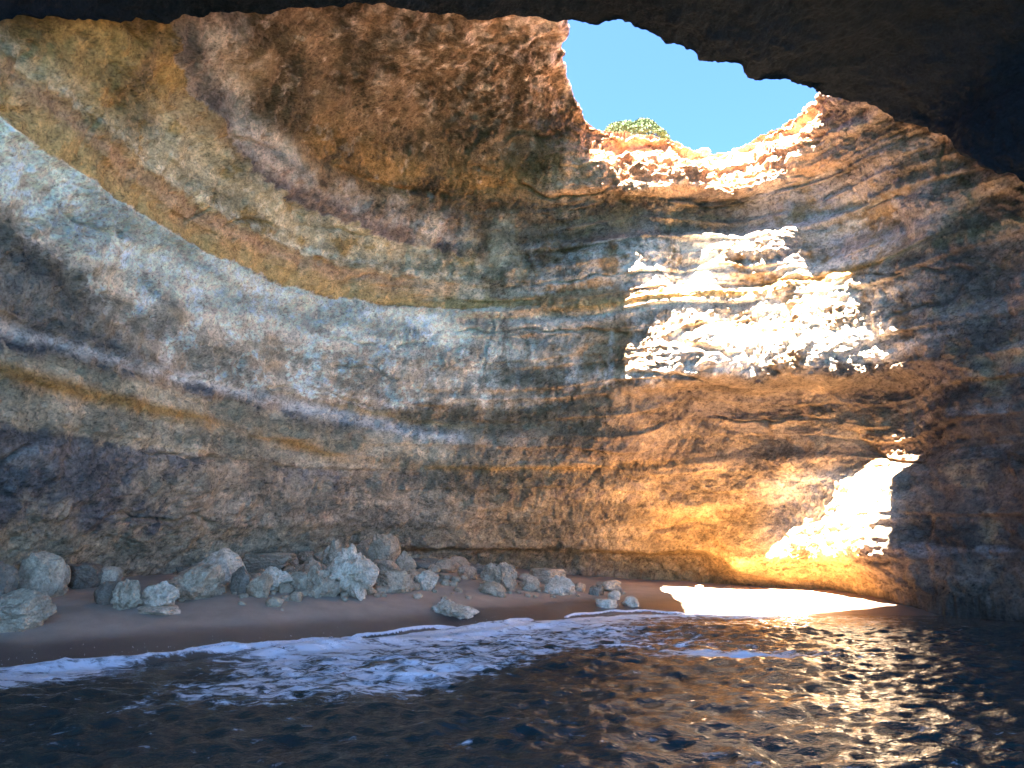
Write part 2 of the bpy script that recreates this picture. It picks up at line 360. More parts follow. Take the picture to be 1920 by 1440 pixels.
    c = mixc(c, (0.27, 0.19, 0.115), bk*band(7.2, 11.5, 0.4)*cut(-drip+0.5*mid, 0.0, 0.35)*0.75)
    c = mixc(c, (0.62, 0.59, 0.55), bk*bell(z0+0.1*mid, 11.6, 0.30)*cut(lay, -0.35, 0.05)*0.9)
    c = mixc(c, (0.36, 0.26, 0.14), bk*band(1.0, 5.1, 0.3)*0.8)
    c = mixc(c, (0.17, 0.125, 0.09), bk*band(3.8, 5.0, 0.3)*cut(drip+0.5*fine, -0.05, 0.3)*0.8)
    # --- ochre band
    oc = sstep(-0.05, 0.06, z0+0.16*fine+0.22*mid+0.12*drip-12.08)*(1-sstep(13.1, 13.6, z))*(1-sstep(6.8, 8.0, t))
    c = mixc(c, (0.44, 0.31, 0.145), oc)
    c = mixc(c, (0.335, 0.205, 0.10), oc*cut(lay+0.5*(z-12.7), -0.05, 0.3)*0.85)
    c = mixc(c, (0.40, 0.27, 0.20), oc*bell(z, 13.05, 0.35)*0.6)
    # --- mottled beige above it
    be = band(13.4, 15.1, 0.2)*(1-sstep(6.6, 7.6, t))
    c = mixc(c, (0.50, 0.425, 0.30), be)
    c = mixc(c, (0.40, 0.265, 0.11), be*cut(mid-0.3*lay, 0.05, 0.3)*0.85)
    c = mixc(c, (0.58, 0.53, 0.44), be*cut(-mid+0.6*fine, 0.12, 0.4)*0.6)
    c = mixc(c, (0.60, 0.56, 0.48), bell(z0+0.1*mid, 13.62, 0.10)*tl*cut(fine, -0.2, 0.1)*0.8)
    # top left: orange to brown
    tlc = sstep(13.2, 14.2, z)*(1-sstep(2.3, 3.0, t+0.25*mid-0.12*(z-14)))
    c = mixc(c, (0.37, 0.225, 0.085), tlc*0.9)
    c = mixc(c, (0.24, 0.15, 0.085), tlc*cut(mid+0.3*big, 0.0, 0.35)*0.8)
    # --- purple edge and pink roll
    zp = np.interp(t, [2.2, 2.8, 3.3, 3.6, 4.2, 5.3, 6.1, 7], [16.4, 15.9, 15.55, 15.3, 15.0, 14.95, 14.65, 14.3])
    dz = z0+0.28*mid+0.16*fine+0.15*big-zp
    pk = sstep(0.0, 0.12, dz)*(1-sstep(0.7, 1.9, dz+1.3*big+0.9*mid+0.3*fine))*sstep(2.1, 2.5, t)*(1-sstep(6.4, 6.9, t))
    c = mixc(c, (0.60, 0.51, 0.48), pk)
    c = mixc(c, (0.15, 0.115, 0.12), pk*(1-sstep(0.2, 0.8, dz-1.1*mid-0.5*fine-0.6*big))*0.92)
    c = mixc(c, (0.27, 0.19, 0.16), pk*cut(fine+0.6*drip+0.4*mid, 0.05, 0.35)*0.75)
    # --- brown hollow and dome
    br = sstep(0.8, 1.8, dz+1.1*big+0.8*mid)*(1-sstep(7.0, 7.8, t))
    c = mixc(c, (0.195, 0.135, 0.095), br)
    c = mixc(c, (0.34, 0.195, 0.085), br*bell(z, 17.1, 0.7)*sstep(4.0, 4.6, t)*0.85)
    c = mixc(c, (0.085, 0.06, 0.045), br*cut(mid+0.4*fine-0.25*np.abs(z-17.0), 0.02, 0.28)*sstep(3.8, 4.6, t)*0.9)
    c = mixc(c, (0.46, 0.38, 0.34), br*cut(drip+0.5*fine, 0.2, 0.45)*(1-0.3*sstep(3.5, 5, t))*0.7)
    c = mixc(c, (0.48, 0.40, 0.37), br*sstep(18.6, 19.8, z)*cut(drip+0.6*fine+0.3*big, -0.1, 0.25)*0.8)
    # gullied brown columns between the dome and the back wall
    co = bell(t, 6.9, 0.8)*band(12.5, 16.0, 0.4)
    c = mixc(c, (0.19, 0.125, 0.085), co*cut(-gully(P), -0.05, 0.15)*0.9)
    c = mixc(c, (0.55, 0.47, 0.36), co*cut(gully(P), 0.05, 0.22)*0.7)
    # --- back right: sky-lit grey of the shelves, shade under the rim, both put into the colour
    bg_ = sstep(6.9, 7.8, t)*(1-sstep(12.4, 13.6, t))
    c = mixc(c, (0.45, 0.435, 0.42), bg_*band(12.6, 14.9, 0.25)*cut(mid+0.3*lay+0.3*fine, -0.25, 0.15)*0.9)
    c = mixc(c, (0.30, 0.22, 0.14), bg_*band(12.2, 14.9, 0.25)*cut(lay-0.3*fine, 0.05, 0.3)*0.75)
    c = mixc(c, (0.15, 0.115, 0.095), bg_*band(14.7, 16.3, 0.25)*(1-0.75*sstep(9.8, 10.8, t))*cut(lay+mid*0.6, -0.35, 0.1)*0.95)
    ye = bell(z0+0.08*mid, np.interp(t, [7, 8.7, 10, 11.5, 13, 15], [11.95, 11.9, 12.1, 12.4, 12.35, 12.2]), 0.24)*sstep(6.6, 8.2, t)
    c = mixc(c, (0.46, 0.31, 0.12), ye*(0.85-0.5*sstep(12, 13.5, t)))
    # pale crust
    c = mixc(c, (0.60, 0.57, 0.53), crust*(1-ye)*cut(mid+0.4*fine, -0.35, 0.1)*0.9)
    c = mixc(c, (0.13, 0.098, 0.075), sstep(8.0, 9.2, t)*(1-sstep(12, 13, t))*band(7.1, 8.75, 0.25)*cut(mid+lay*0.5, -0.4, 0.05)*0.85)  # shade below the crust overhang, put into the colour
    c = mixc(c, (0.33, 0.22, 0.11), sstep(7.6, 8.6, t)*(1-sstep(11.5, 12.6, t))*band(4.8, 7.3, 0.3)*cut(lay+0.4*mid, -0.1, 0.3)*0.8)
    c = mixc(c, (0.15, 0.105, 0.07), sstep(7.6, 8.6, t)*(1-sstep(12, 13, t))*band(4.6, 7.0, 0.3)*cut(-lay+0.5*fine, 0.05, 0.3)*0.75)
    c = mixc(c, (0.41, 0.25, 0.085), sstep(8.0, 9.3, t)*(1-sstep(12.8, 13.4, t))*(1-sstep(3.2, 4.6, z))*0.85)  # golden foot: bounce glow from the sunlit sand, deepened in the colour
    c = mixc(c, (0.60, 0.55, 0.46), low*sstep(1.5, 2.6, z0)*0.8)  # paler over the lower sun patch: sunlight put into the colour
    # --- rim
    c = mixc(c, (0.44, 0.285, 0.20), rim*0.95)
    c = mixc(c, (0.54, 0.41, 0.33), rim*cut(mid+0.5*fine, 0.0, 0.3)*0.7)
    c = mixc(c, (0.42, 0.23, 0.13), rim*cut(lay, 0.1, 0.35)*0.6)
    pg = sstep(9.6, 11.0, t)*sstep(12.6, 13.4, z)*(1-sstep(16.8, 17.8, z))*(1-rim)
    c = mixc(c, (0.33, 0.295, 0.31), pg*cut(mid+0.5*lay+0.4*fine, -0.3, 0.2)*0.85)
    # --- right wall: purplish brown, its shade put into the colour, most low down
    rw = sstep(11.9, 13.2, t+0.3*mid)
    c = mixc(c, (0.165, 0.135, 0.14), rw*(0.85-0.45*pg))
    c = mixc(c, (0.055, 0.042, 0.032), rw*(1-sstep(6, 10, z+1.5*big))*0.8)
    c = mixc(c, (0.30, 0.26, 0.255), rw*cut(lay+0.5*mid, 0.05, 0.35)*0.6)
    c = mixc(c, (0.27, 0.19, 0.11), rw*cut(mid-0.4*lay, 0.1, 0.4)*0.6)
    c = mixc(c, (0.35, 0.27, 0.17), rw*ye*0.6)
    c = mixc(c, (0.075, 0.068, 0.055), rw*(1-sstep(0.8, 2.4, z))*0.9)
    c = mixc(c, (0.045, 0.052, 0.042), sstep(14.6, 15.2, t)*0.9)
    # general pitting and grain; dark specks for lichen and painted-in relief shading
    c *= (1-0.55*cut(speck, 0.28, 0.6)*(0.45+0.55*cut(mid, -0.3, 0.2)))[..., None]
    c *= (1+0.55*fine+0.12*mid+0.06*big)[..., None]
    c *= np.array([1.44, 1.27, 1.10])
    return np.clip(c, 0.02, 0.88)
def gully(P): return fbm(WP, 1.9, 3, 0.5, 14, stretch=(1, 1, 0.25))
WALL, W_CRUST, W_RIM, W_LOW, W_REL = build_wall()
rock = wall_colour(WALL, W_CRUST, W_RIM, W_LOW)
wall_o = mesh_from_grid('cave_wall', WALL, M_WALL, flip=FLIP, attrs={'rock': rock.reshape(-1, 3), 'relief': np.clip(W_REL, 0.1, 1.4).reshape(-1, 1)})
tag(wall_o, kind='structure')

# ------------------------------------------------------------------ the roof over the boat: an arch that ends at the near edge of the skylight
LIP = np.array([(-17, 13.5, -3), (-16, 13.8, 5), (-13.4, 14.2, 11), (-11.2, 14.5, 13.5), (-10.2, 16.6, 15.2), (-8.7, 17.5, 16.0), (-6.85, 17.6, 16.3), (-3.8, 18.1, 16.9),
  (-1.74, 19.3, 17.5), (1.8, 20.2, 18.0), (3.63, 20.1, 17.7), (4.6, 20.2, 17.4), (6.03, 20.8, 17.1), (7.06, 20.9, 16.9), (7.9, 21.4, 16.85), (9.45, 22.0, 17.0),
  (10.8, 23.1, 17.3), (12.1, 23.1, 17.0), (13.2, 23.0, 16.3), (13.8, 22.2, 15.5), (13.8, 21, 14), (14.2, 20.3, 13), (14.8, 19.9, 12.5), (16.4, 18.5, 9.5), (17.2, 17, 4), (17.4, 16, -3)])
def build_roof():
    na, nb = 900, 190
    L = catmull(LIP, np.linspace(0, len(LIP)-1, na))               # (na,3)
    # open sea mouth, out of view; widened and flared up to add fill light
    a = np.linspace(0, 1, na); ph = math.pi*(1-a)
    mouth = np.stack([20*np.sign(np.cos(ph))*np.abs(np.cos(ph))**0.5, np.zeros(na), -3+24*np.abs(np.sin(ph))**0.5], 1)
    mouth[:, 0] = np.where(mouth[:, 0] > 0, mouth[:, 0]*1.2, mouth[:, 0]*0.6); mouth[:, 1] = np.where(mouth[:, 0] > 0, mouth[:, 0]*0.42, mouth[:, 0]*0.1)
    out = np.stack([L[:, 0]-1, np.zeros(na), L[:, 2]-4], 1)
    on = out/np.linalg.norm(out, axis=1)[:, None]
    bb = np.linspace(1, 0, nb)
    inner = np.stack([lerp(L, mouth, b**1.25) for b in bb], 1)     # (na, nb, 3) mouth -> lip
    ext = []
    for h, back in ((0.25, -0.05), (0.6, -0.02), (1.1, 0.02), (1.7, 0.0), (2.4, -0.3), (3.0, -0.9)):
        e = L + on*h; e[:, 1] += back; ext.append(e)
    for b in (0.15, 0.35, 0.6, 0.8, 1.0):
        ext.append(lerp(L, mouth, b**1.25) + on*3.3 + np.array([0, -0.9, 0]))
    outer = np.stack(ext, 1)
    P = np.concatenate([inner, outer], 1)
    P = np.transpose(P, (2, 0, 1))
    n = normals(P)
    if (n[:, na//2, nb//2]*np.array([0, 0, -1])).sum() < 0: n = -n; fl = True
    else: fl = False
    d = 0.5*fbm(P, 4.5, 3, 0.5, 21)+0.22*fbm(P, 1.2, 4, 0.55, 22)+0.08*fbm(P, 0.5, 3, 0.5, 23, kind='billow')
    dist = np.minimum(1, np.abs(np.arange(P.shape[2])-(nb-1))/14.0)
    P2 = P+n*(d*(0.35+0.65*dist)+0.14*fbm(P, 0.8, 3, 0.6, 24)+0.07*fbm(P, 0.25, 3, 0.6, 25))
    P2[1] += (1-dist)*0.45*fbm(P, 0.9, 4, 0.6, 26)*(np.abs(np.arange(P.shape[2])-(nb-1)) < 14)
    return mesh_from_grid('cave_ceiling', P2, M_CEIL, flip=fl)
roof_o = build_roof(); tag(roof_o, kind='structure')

# ------------------------------------------------------------------ beach
WLINE = np.array([(-40, 13.5), (-13, 14.2), (-9.8, 15.1), (-7.3, 16.3), (-5, 18.2), (-2.5, 20.3), (0, 22.6), (2, 24.2), (4, 24.9), (8.2, 24.9), (11, 24.6), (13.5, 24.3), (20, 23), (40, 20)])
BACK = np.array([(-40, 1.1), (-12, 1.1), (-8, 1.25), (-6, 1.55), (-3, 1.35), (0, 1.0), (3, .72), (6, .5), (11, .42), (20, .4)])
def sand_z(x, y):
    x = np.asarray(x, float); y = np.asarray(y, float)
    w = np.interp(x, WLINE[:, 0], WLINE[:, 1]); top = np.interp(x, BACK[:, 0], BACK[:, 1])
    run = np.interp(x, [-40, -13, -6, 0, 6, 12], [7.0, 7.0, 12.5, 10.5, 8.0, 5.0])
    f = (y-w)/run
    return np.where(f < 0, f*2.2, top*(1-np.exp(-2.2*np.maximum(f, 0)))/(1-math.exp(-2.2)))
def build_sand():
    xs = np.linspace(-18, 19, 300); ys = np.linspace(11, 37, 220)
    X, Y = np.meshgrid(xs, ys, indexing='ij')
    Z = sand_z(X, Y)
    Z = Z+(0.05*fbm((X, Y, X*0), 1.6, 3, 0.5, 31)+0.03*fbm((X, Y, X*0), 0.45, 3, 0.55, 32))*sstep(.1, .5, Z)
    k = NT('wet_sand'); at = k.attr('wet').outputs['Fac']; geo = k.n('ShaderNodeTexCoord').outputs['Object']
    n1 = k.noise(40, 5, 0.7, geo); n2 = k.noise(1.5, 4, 0.6, geo)
    v = k.ramp(n1.outputs[0], [(0.3, (.86, .86, .86)), (0.7, (1.12, 1.12, 1.12))])
    c = k.mix(at, (0.40, 0.295, 0.20), (0.125, 0.082, 0.06)); c = k.mix(1.0, c, v.outputs[0], 'MULTIPLY')
    c = k.mix(1.0, c, k.ramp(n2.outputs[0], [(0.3, (.85, .85, .85)), (0.7, (1.1, 1.1, 1.1))]).outputs[0], 'MULTIPLY')
    k.l(c, k.b.inputs['Base Color'])
    r = k.math('SUBTRACT', 0.9, k.math('MULTIPLY', at, 0.6)); k.l(r, k.b.inputs['Roughness'])
    k.l(k.bump(n1.outputs[0], 0.01, 0.5), k.b.inputs['Normal'])
    wet = 1-sstep(0.22, 0.5, Z+0.10*fbm((X, Y, X*0), 3, 3, 0.5, 33))
    o = mesh_from_grid('beach_sand', np.stack([X, Y, Z]), k.m, attrs={'wet': wet.reshape(-1, 1)})
    return tag(o, kind='structure')
build_sand()

# ------------------------------------------------------------------ sea
def wline(X): return np.interp(X, WLINE[:, 0], WLINE[:, 1])
def water_z(X, Y):
    O = X*0
    d = wline(X)-Y                                                  # metres out from the water's edge
    warp = fbm((X, Y, O), 5, 2, 0.5, 41)
    w = 0.05*np.sin(Y*1.25+0.12*X+2.2*warp)
    c = 0.10*fbm((X, Y, O), 1.7, 3, 0.5, 42, stretch=(0.5, 1, 1), kind='ridge')
    c = c+0.095*fbm((X, Y, O), 0.75, 3, 0.5, 43, stretch=(0.65, 1, 1), kind='ridge')
    c = c+0.055*fbm((X, Y, O), 0.26, 2, 0.5, 44, stretch=(0.75, 1, 1))
    calm = 0.22+0.78*sstep(0.3, 4.5, d)
    z = (w+c)*calm
    # small breakers running in
    wob = 0.35*fbm((X, Y*0, O), 1.6, 3, 0.5, 45)
    z = z+0.16*np.exp(-((d-0.45+wob)/0.28)**2)*sstep(-10.5, -8.5, X)*(1-sstep(-4.6, -3.0, X))
    z = z+0.20*np.exp(-((d-1.5+wob)/0.5)**2)*np.exp(-((X+4.0)/1.7)**2)
    z = z+0.12*np.exp(-((d-2.0+wob)/0.35)**2)*np.exp(-((X-0.3)/2.2)**2)
    z = z+0.13*np.exp(-((d-0.5+wob*0.6)/0.3)**2)*np.exp(-((X+0.6)/1.2)**2)
    z = z+0.09*np.exp(-((d-0.9+wob)/0.35)**2)*np.exp(-((X-5.4)/1.3)**2)
    return z
def swash(X): return np.maximum(0, 0.35+1.1*fbm((X, X*0, X*0), 2.6, 3, 0.5, 46))*sstep(-9, -6.5, X)*(1-0.7*sstep(3, 7, X))
def foam_cover(X, Y):
    d = wline(X)-Y
    edge = np.exp(-((d-0.35)/0.40)**2)*sstep(-13, -9.5, X)*(1-sstep(5.5, 7.5, X))
    body = sstep(-7.2, -4.4, X)*(1-0.35*sstep(2.2, 4.0, X))*(1-sstep(4.5, 8.0, X))*sstep(-0.2, 0.4, d)*(1-0.25*sstep(1.5, 3.5, d))*(1-sstep(6.6, 9.4, d+0.8*np.sin(X*0.9)))
    leftb = (1-sstep(-8.5, -6, X))*sstep(0, 0.5, d)*(1-sstep(1.6, 4.2, d))*0.82
    patch = np.exp(-(((X-4.6)/2.4)**2+((Y-16.4)/0.9)**2))
    edge2 = np.exp(-((d-0.7)/0.65)**2)*sstep(0, 2, X)*(1-sstep(7.5, 9.5, X))
    return np.maximum.reduce([edge*1.05, edge2*1.0, body*0.86, leftb, patch*0.95, 0.12*sstep(0.5, 3, d)+0.07*(1-sstep(10, 13, Y))])  # last term: sparse flecks on the near water stand in for glints
def build_sea():
    k = NT('sea_water'); at = k.attr('shallow').outputs['Fac']; ae = k.attr('aerated').outputs['Fac']; geo = k.n('ShaderNodeTexCoord').outputs['Object']
    mp = k.n('ShaderNodeMapping'); mp.inputs['Scale'].default_value = (0.7, 1, 1); k.l(geo, mp.inputs[0])
    n1 = k.noise(10, 4, 0.6, mp.outputs[0])
    col = k.mix(at, (0.009, 0.021, 0.022), (0.085, 0.068, 0.052))
    wn_ = k.noise(1.3, 3, 0.5, geo); wv = k.n('ShaderNodeVectorMath', operation='MULTIPLY_ADD'); k.l(wn_.outputs['Color'], wv.inputs[0]); wv.inputs[1].default_value = (0.9, 0.6, 0); k.l(geo, wv.inputs[2])
    mp2 = k.n('ShaderNodeMapping'); mp2.inputs['Scale'].default_value = (0.5, 1, 1); k.l(wv.outputs[0], mp2.inputs[0])
    n3 = k.noise(4.2, 10, 0.7, mp2.outputs[0])
    lace = k.math('ADD', k.math('MULTIPLY', ae, 1.0), k.math('MULTIPLY', n3.outputs[0], 2.6))
    lace = k.ramp(k.math('SUBTRACT', lace, 1.3), [(0.42, (0, 0, 0)), (0.60, (0.35, 0.35, 0.35)), (0.85, (1, 1, 1))]).outputs[0]
    k.l(k.mix(lace, col, (0.66, 0.69, 0.71)), k.b.inputs['Base Color'])
    k.l(k.math('ADD', 0.04, k.math('MULTIPLY', lace, 0.5)), k.b.inputs['Roughness'])
    k.b.inputs['IOR'].default_value = 1.33; k.b.inputs['Specular IOR Level'].default_value = 0.33
    k.l(k.bump(n1.outputs[0], 0.035, 0.8), k.b.inputs['Normal'])
    xs = np.linspace(-18, 18.5, 640); ys = np.linspace(4, 28, 420)
    X, Y = np.meshgrid(xs, ys, indexing='ij')
    Z = water_z(X, Y)
    sh = sstep(-4.5, 0.3, Y-wline(X))
    aer = np.clip(foam_cover(X, Y)*1.15-0.08, 0, 1)
    o = mesh_from_grid('sea', np.stack([X, Y, Z]), k.m, attrs={'shallow': sh.reshape(-1, 1), 'aerated': aer.reshape(-1, 1)})
    tag(o, kind='structure')
    bm = bmesh.new()                                                # open sea out to the horizon
    def ring(x0, x1, y0, y1): return [bm.verts.new((x, y, -0.02)) for x, y in ((x0, y0), (x1, y0), (x1, y1), (x0, y1))]
    prev = ring(-18, 18.5, 4, 28)
    for r in (60, 400, 6000):
        cur = ring(-r, r, -r, 60 if r == 60 else r)
        for i in range(4): bm.faces.new((prev[i], cur[i], cur[(i+1) % 4], prev[(i+1) % 4]))
        prev = cur
    bmesh.ops.recalc_face_normals(bm, faces=bm.faces)
    me = bpy.data.meshes.new('open_sea'); bm.to_mesh(me); me.materials.append(k.m)
    if me.polygons[0].normal.z < 0: me.flip_normals()
    oo = bpy.data.objects.new('open_sea', me); COL.objects.link(oo); tag(oo, kind='structure')
build_sea()

def build_foam():
    k = NT('foam'); geo = k.n('ShaderNodeTexCoord').outputs['Object']
    n = k.noise(30, 5, 0.7, geo)
    k.l(k.ramp(n.outputs[0], [(0.3, (0.55, 0.57, 0.58)), (0.6, (0.86, 0.87, 0.87))]).outputs[0], k.b.inputs['Base Color'])
    k.b.inputs['Roughness'].default_value = 0.6
    k.l(k.bump(n.outputs[0], 0.03, 0.8), k.b.inputs['Normal'])
    xs = np.arange(-13, 9.5, 0.036); ys = np.arange(10.0, 27, 0.044)
    X, Y = np.meshgrid(xs, ys, indexing='ij'); O = X*0
    d = wline(X)-Y; cov = foam_cover(X, Y)
    wx = X+0.5*fbm((X, Y, O), 1.2, 3, 0.5, 61); wy = Y+0.35*fbm((X, Y, O), 1.2, 3, 0.5, 62)
    lace = fbm((wx, wy, O), 0.9, 5, 0.62, 63, stretch=(0.45, 1, 1), kind='ridge')
    blot = fbm((wx, wy, O), 1.6, 4, 0.55, 64, stretch=(0.5, 1, 1))
    fil = fbm((wx, wy, O), 0.5, 4, 0.65, 66, stretch=(0.5, 1, 1), kind='ridge')
    m = cov*0.85-1.12+0.55*lace+0.55*blot+0.7*fil
    # swash: thin lace and a bright lip where the water runs up the sand
    s_ = swash(X); film = (d < 0.15) & (d > -s_-0.05)
    lip = np.exp(-((d+s_)/0.12)**2)*sstep(0.04, 0.2, s_)
    ms = 0.7*lip-0.38+0.15*fil+0.35*lace*sstep(-s_, -s_*0.2, d)+0.12*blot
    m = np.where(d < 0.1, np.where(d > -s_-0.15, np.maximum(ms, np.where(d > -0.1, m, -1)), -1), m)
    puff = fbm((X, Y, O), 0.35, 3, 0.6, 65, kind='billow')
    base = np.maximum(water_z(X, Y), sand_z(X, Y)+0.008)
    Z = base + np.clip(m, -0.3, 0.6)*0.10+0.03*puff*sstep(0, 0.3, m)
    keepv = m > -0.10
    keep = keepv[:-1, :-1] & keepv[1:, :-1] & keepv[1:, 1:] & keepv[:-1, 1:]
    o = mesh_from_grid('sea_foam', np.stack([X, Y, Z]), k.m, keep=keep)
    tag(o, 'white sea foam lacing the water along the beach', 'foam', kind='stuff')
    # droplets thrown up by the breakers
    rr = random.Random(5); bm = bmesh.new()
    for i in range(150):
        x = rr.uniform(-9.6, -4.2) if i < 110 else rr.uniform(-1.6, 0.8)
        y = float(wline(x))-0.4+rr.gauss(0, 0.18); z = 0.12+abs(rr.gauss(0, 0.10))
        r = rr.uniform(0.003, 0.008)
        bmesh.ops.create_icosphere(bm, subdivisions=1, radius=r, matrix=__import__('mathutils').Matrix.Translation((x, y, z)))
    me = bpy.data.meshes.new('spray'); bm.to_mesh(me); me.materials.append(k.m)
    o = bpy.data.objects.new('spray', me); COL.objects.link(o); tag(o, 'fine white spray above the small breaker', 'spray', kind='stuff')
build_foam()

# ------------------------------------------------------------------ boulders
def boulder_material(name, base, dark):
    k = NT(name); geo = k.n('ShaderNodeTexCoord').outputs['Object']; inf = k.n('ShaderNodeObjectInfo')
    vo = k.n('ShaderNodeVectorMath', operation='ADD'); k.l(geo, vo.inputs[0]); k.l(inf.outputs['Location'], vo.inputs[1]); g = vo.outputs[0]
    n1 = k.noise(2.5, 6, 0.65, g); n2 = k.noise(16, 6, 0.7, g)
    v = k.n('ShaderNodeTexVoronoi'); v.inputs['Scale'].default_value = 14; k.l(g, v.inputs['Vector'])
    c = k.mix(k.ramp(n1.outputs[0], [(0.35, (0, 0, 0)), (0.65, (1, 1, 1))]).outputs[0], dark, base)
    c = k.mix(1.0, c, k.ramp(n2.outputs[0], [(0.3, (.55, .54, .52)), (0.5, (1, 1, 1)), (0.75, (1.3, 1.28, 1.25))]).outputs[0], 'MULTIPLY')
    pit = k.ramp(v.outputs['Distance'], [(0.05, (.45, .43, .4)), (0.22, (1, 1, 1))])
    c = k.mix(0.6, c, pit.outputs[0], 'MULTIPLY')
    k.l(c, k.b.inputs['Base Color']); k.b.inputs['Roughness'].default_value = 0.95; k.b.inputs['Specular IOR Level'].default_value = 0.15
    nb = k.bump(n1.outputs[0], 0.06); nb = k.bump(k.math('ADD', n2.outputs[0], k.math('MULTIPLY', v.outputs['Distance'], 0.6)), 0.03, 0.9, nb)
    k.l(nb, k.b.inputs['Normal']); return k.m
MB = {'rim': boulder_material('rim_rock', (0.52, 0.37, 0.27), (0.38, 0.24, 0.16)),
      'grey': boulder_material('limestone_grey', (0.62, 0.465, 0.29), (0.34, 0.235, 0.14)),
      'tan': boulder_material('limestone_tan', (0.56, 0.405, 0.245), (0.36, 0.245, 0.14)),
      'pale': boulder_material('limestone_pale', (0.80, 0.63, 0.43), (0.50, 0.365, 0.225)),
      'dark': boulder_material('limestone_dark', (0.31, 0.235, 0.155), (0.19, 0.135, 0.085))}
_ico = {}
def ico(sub):
    if sub not in _ico:
        bm = bmesh.new(); bmesh.ops.create_icosphere(bm, subdivisions=sub, radius=1.0)
        V = np.array([v.co for v in bm.verts]); Fc = [tuple(v.index for v in f.verts) for f in bm.faces]; bm.free(); _ico[sub] = (V, Fc)
    return _ico[sub]
def boulder(name, seed, x, y, z, w, h, style, mat, label, group=None, depth=0.85, rot=0.0):
    r = np.random.RandomState(seed); V, Fc = ico(5 if w > 1.3 else (4 if w > 0.4 else 3))
    # a broken block: the hull of random planes, roughened
    nrm = r.normal(size=(15, 3)); nrm /= np.linalg.norm(nrm, axis=1)[:, None]
    if style == 'slab': nrm = np.concatenate([nrm*np.array([1, 1, 0.3]), [[0, 0, 1], [0.12, 0.05, 1]]]); nrm /= np.linalg.norm(nrm, axis=1)[:, None]
    off = r.uniform(0.62, 0.95, len(nrm))
    dots = V@nrm.T
    rad = np.where(dots > 0.05, off/np.maximum(dots, 0.05), 9)
    k = 26.0; rad = -np.log(np.exp(-k*rad).sum(1))/k; rad = np.clip(rad, 0.35, 1.15)
    if style == 'round': rad = 0.5*rad+0.42
    P = V*rad[:, None]
    p3 = (P[:, 0]+seed*3.7, P[:, 1], P[:, 2])
    amp = {'crag': 1.7, 'block': 1.0, 'round': 0.8, 'slab': 0.7}[style]
    dsp = 0.22*fbm(p3, 0.9, 3, 0.5, 71)+0.16*fbm(p3, 0.4, 4, 0.62, 72)-0.16*np.maximum(0, fbm(p3, 0.42, 4, 0.6, 73, kind='ridge')-0.1)
    if style == 'crag': dsp = dsp+0.16*fbm(p3, 0.5, 3, 0.55, 74, stretch=(1.3, 1.3, 0.45), kind='ridge')
    P = P+V*(dsp*amp)[:, None]
    if style == 'crag':                                            # leaning peak
        up = np.clip(P[:, 2], 0, None); P[:, 0] += 0.18*up*r.choice([-1, 1]); P[:, :2] *= (1-0.33*np.clip(up, 0, 1.1))[:, None]
    c, s_ = math.cos(rot), math.sin(rot); P[:, :2] = P[:, :2]@np.array([[c, s_], [-s_, c]])
    mn, mx = P.min(0), P.max(0)
    bury = 0.22
    P[:, 0] = (P[:, 0]-(mn[0]+mx[0])/2)/(mx[0]-mn[0])*w
    P[:, 1] = (P[:, 1]-(mn[1]+mx[1])/2)/(mx[1]-mn[1])*w*depth
    P[:, 2] = (P[:, 2]-mn[2])/(mx[2]-mn[2])*h*(1+bury)-h*bury
    me = bpy.data.meshes.new(name); me.from_pydata(P.tolist(), [], Fc); me.polygons.foreach_set('use_smooth', np.zeros(len(Fc), bool)); me.update()
    me.materials.append(MB[mat])
    o = bpy.data.objects.new(name, me); COL.objects.link(o); o.location = (x, y+0.35*w*depth*0.8, z)
    return tag(o, label, 'rock' if w < 0.55 else 'boulder', group)
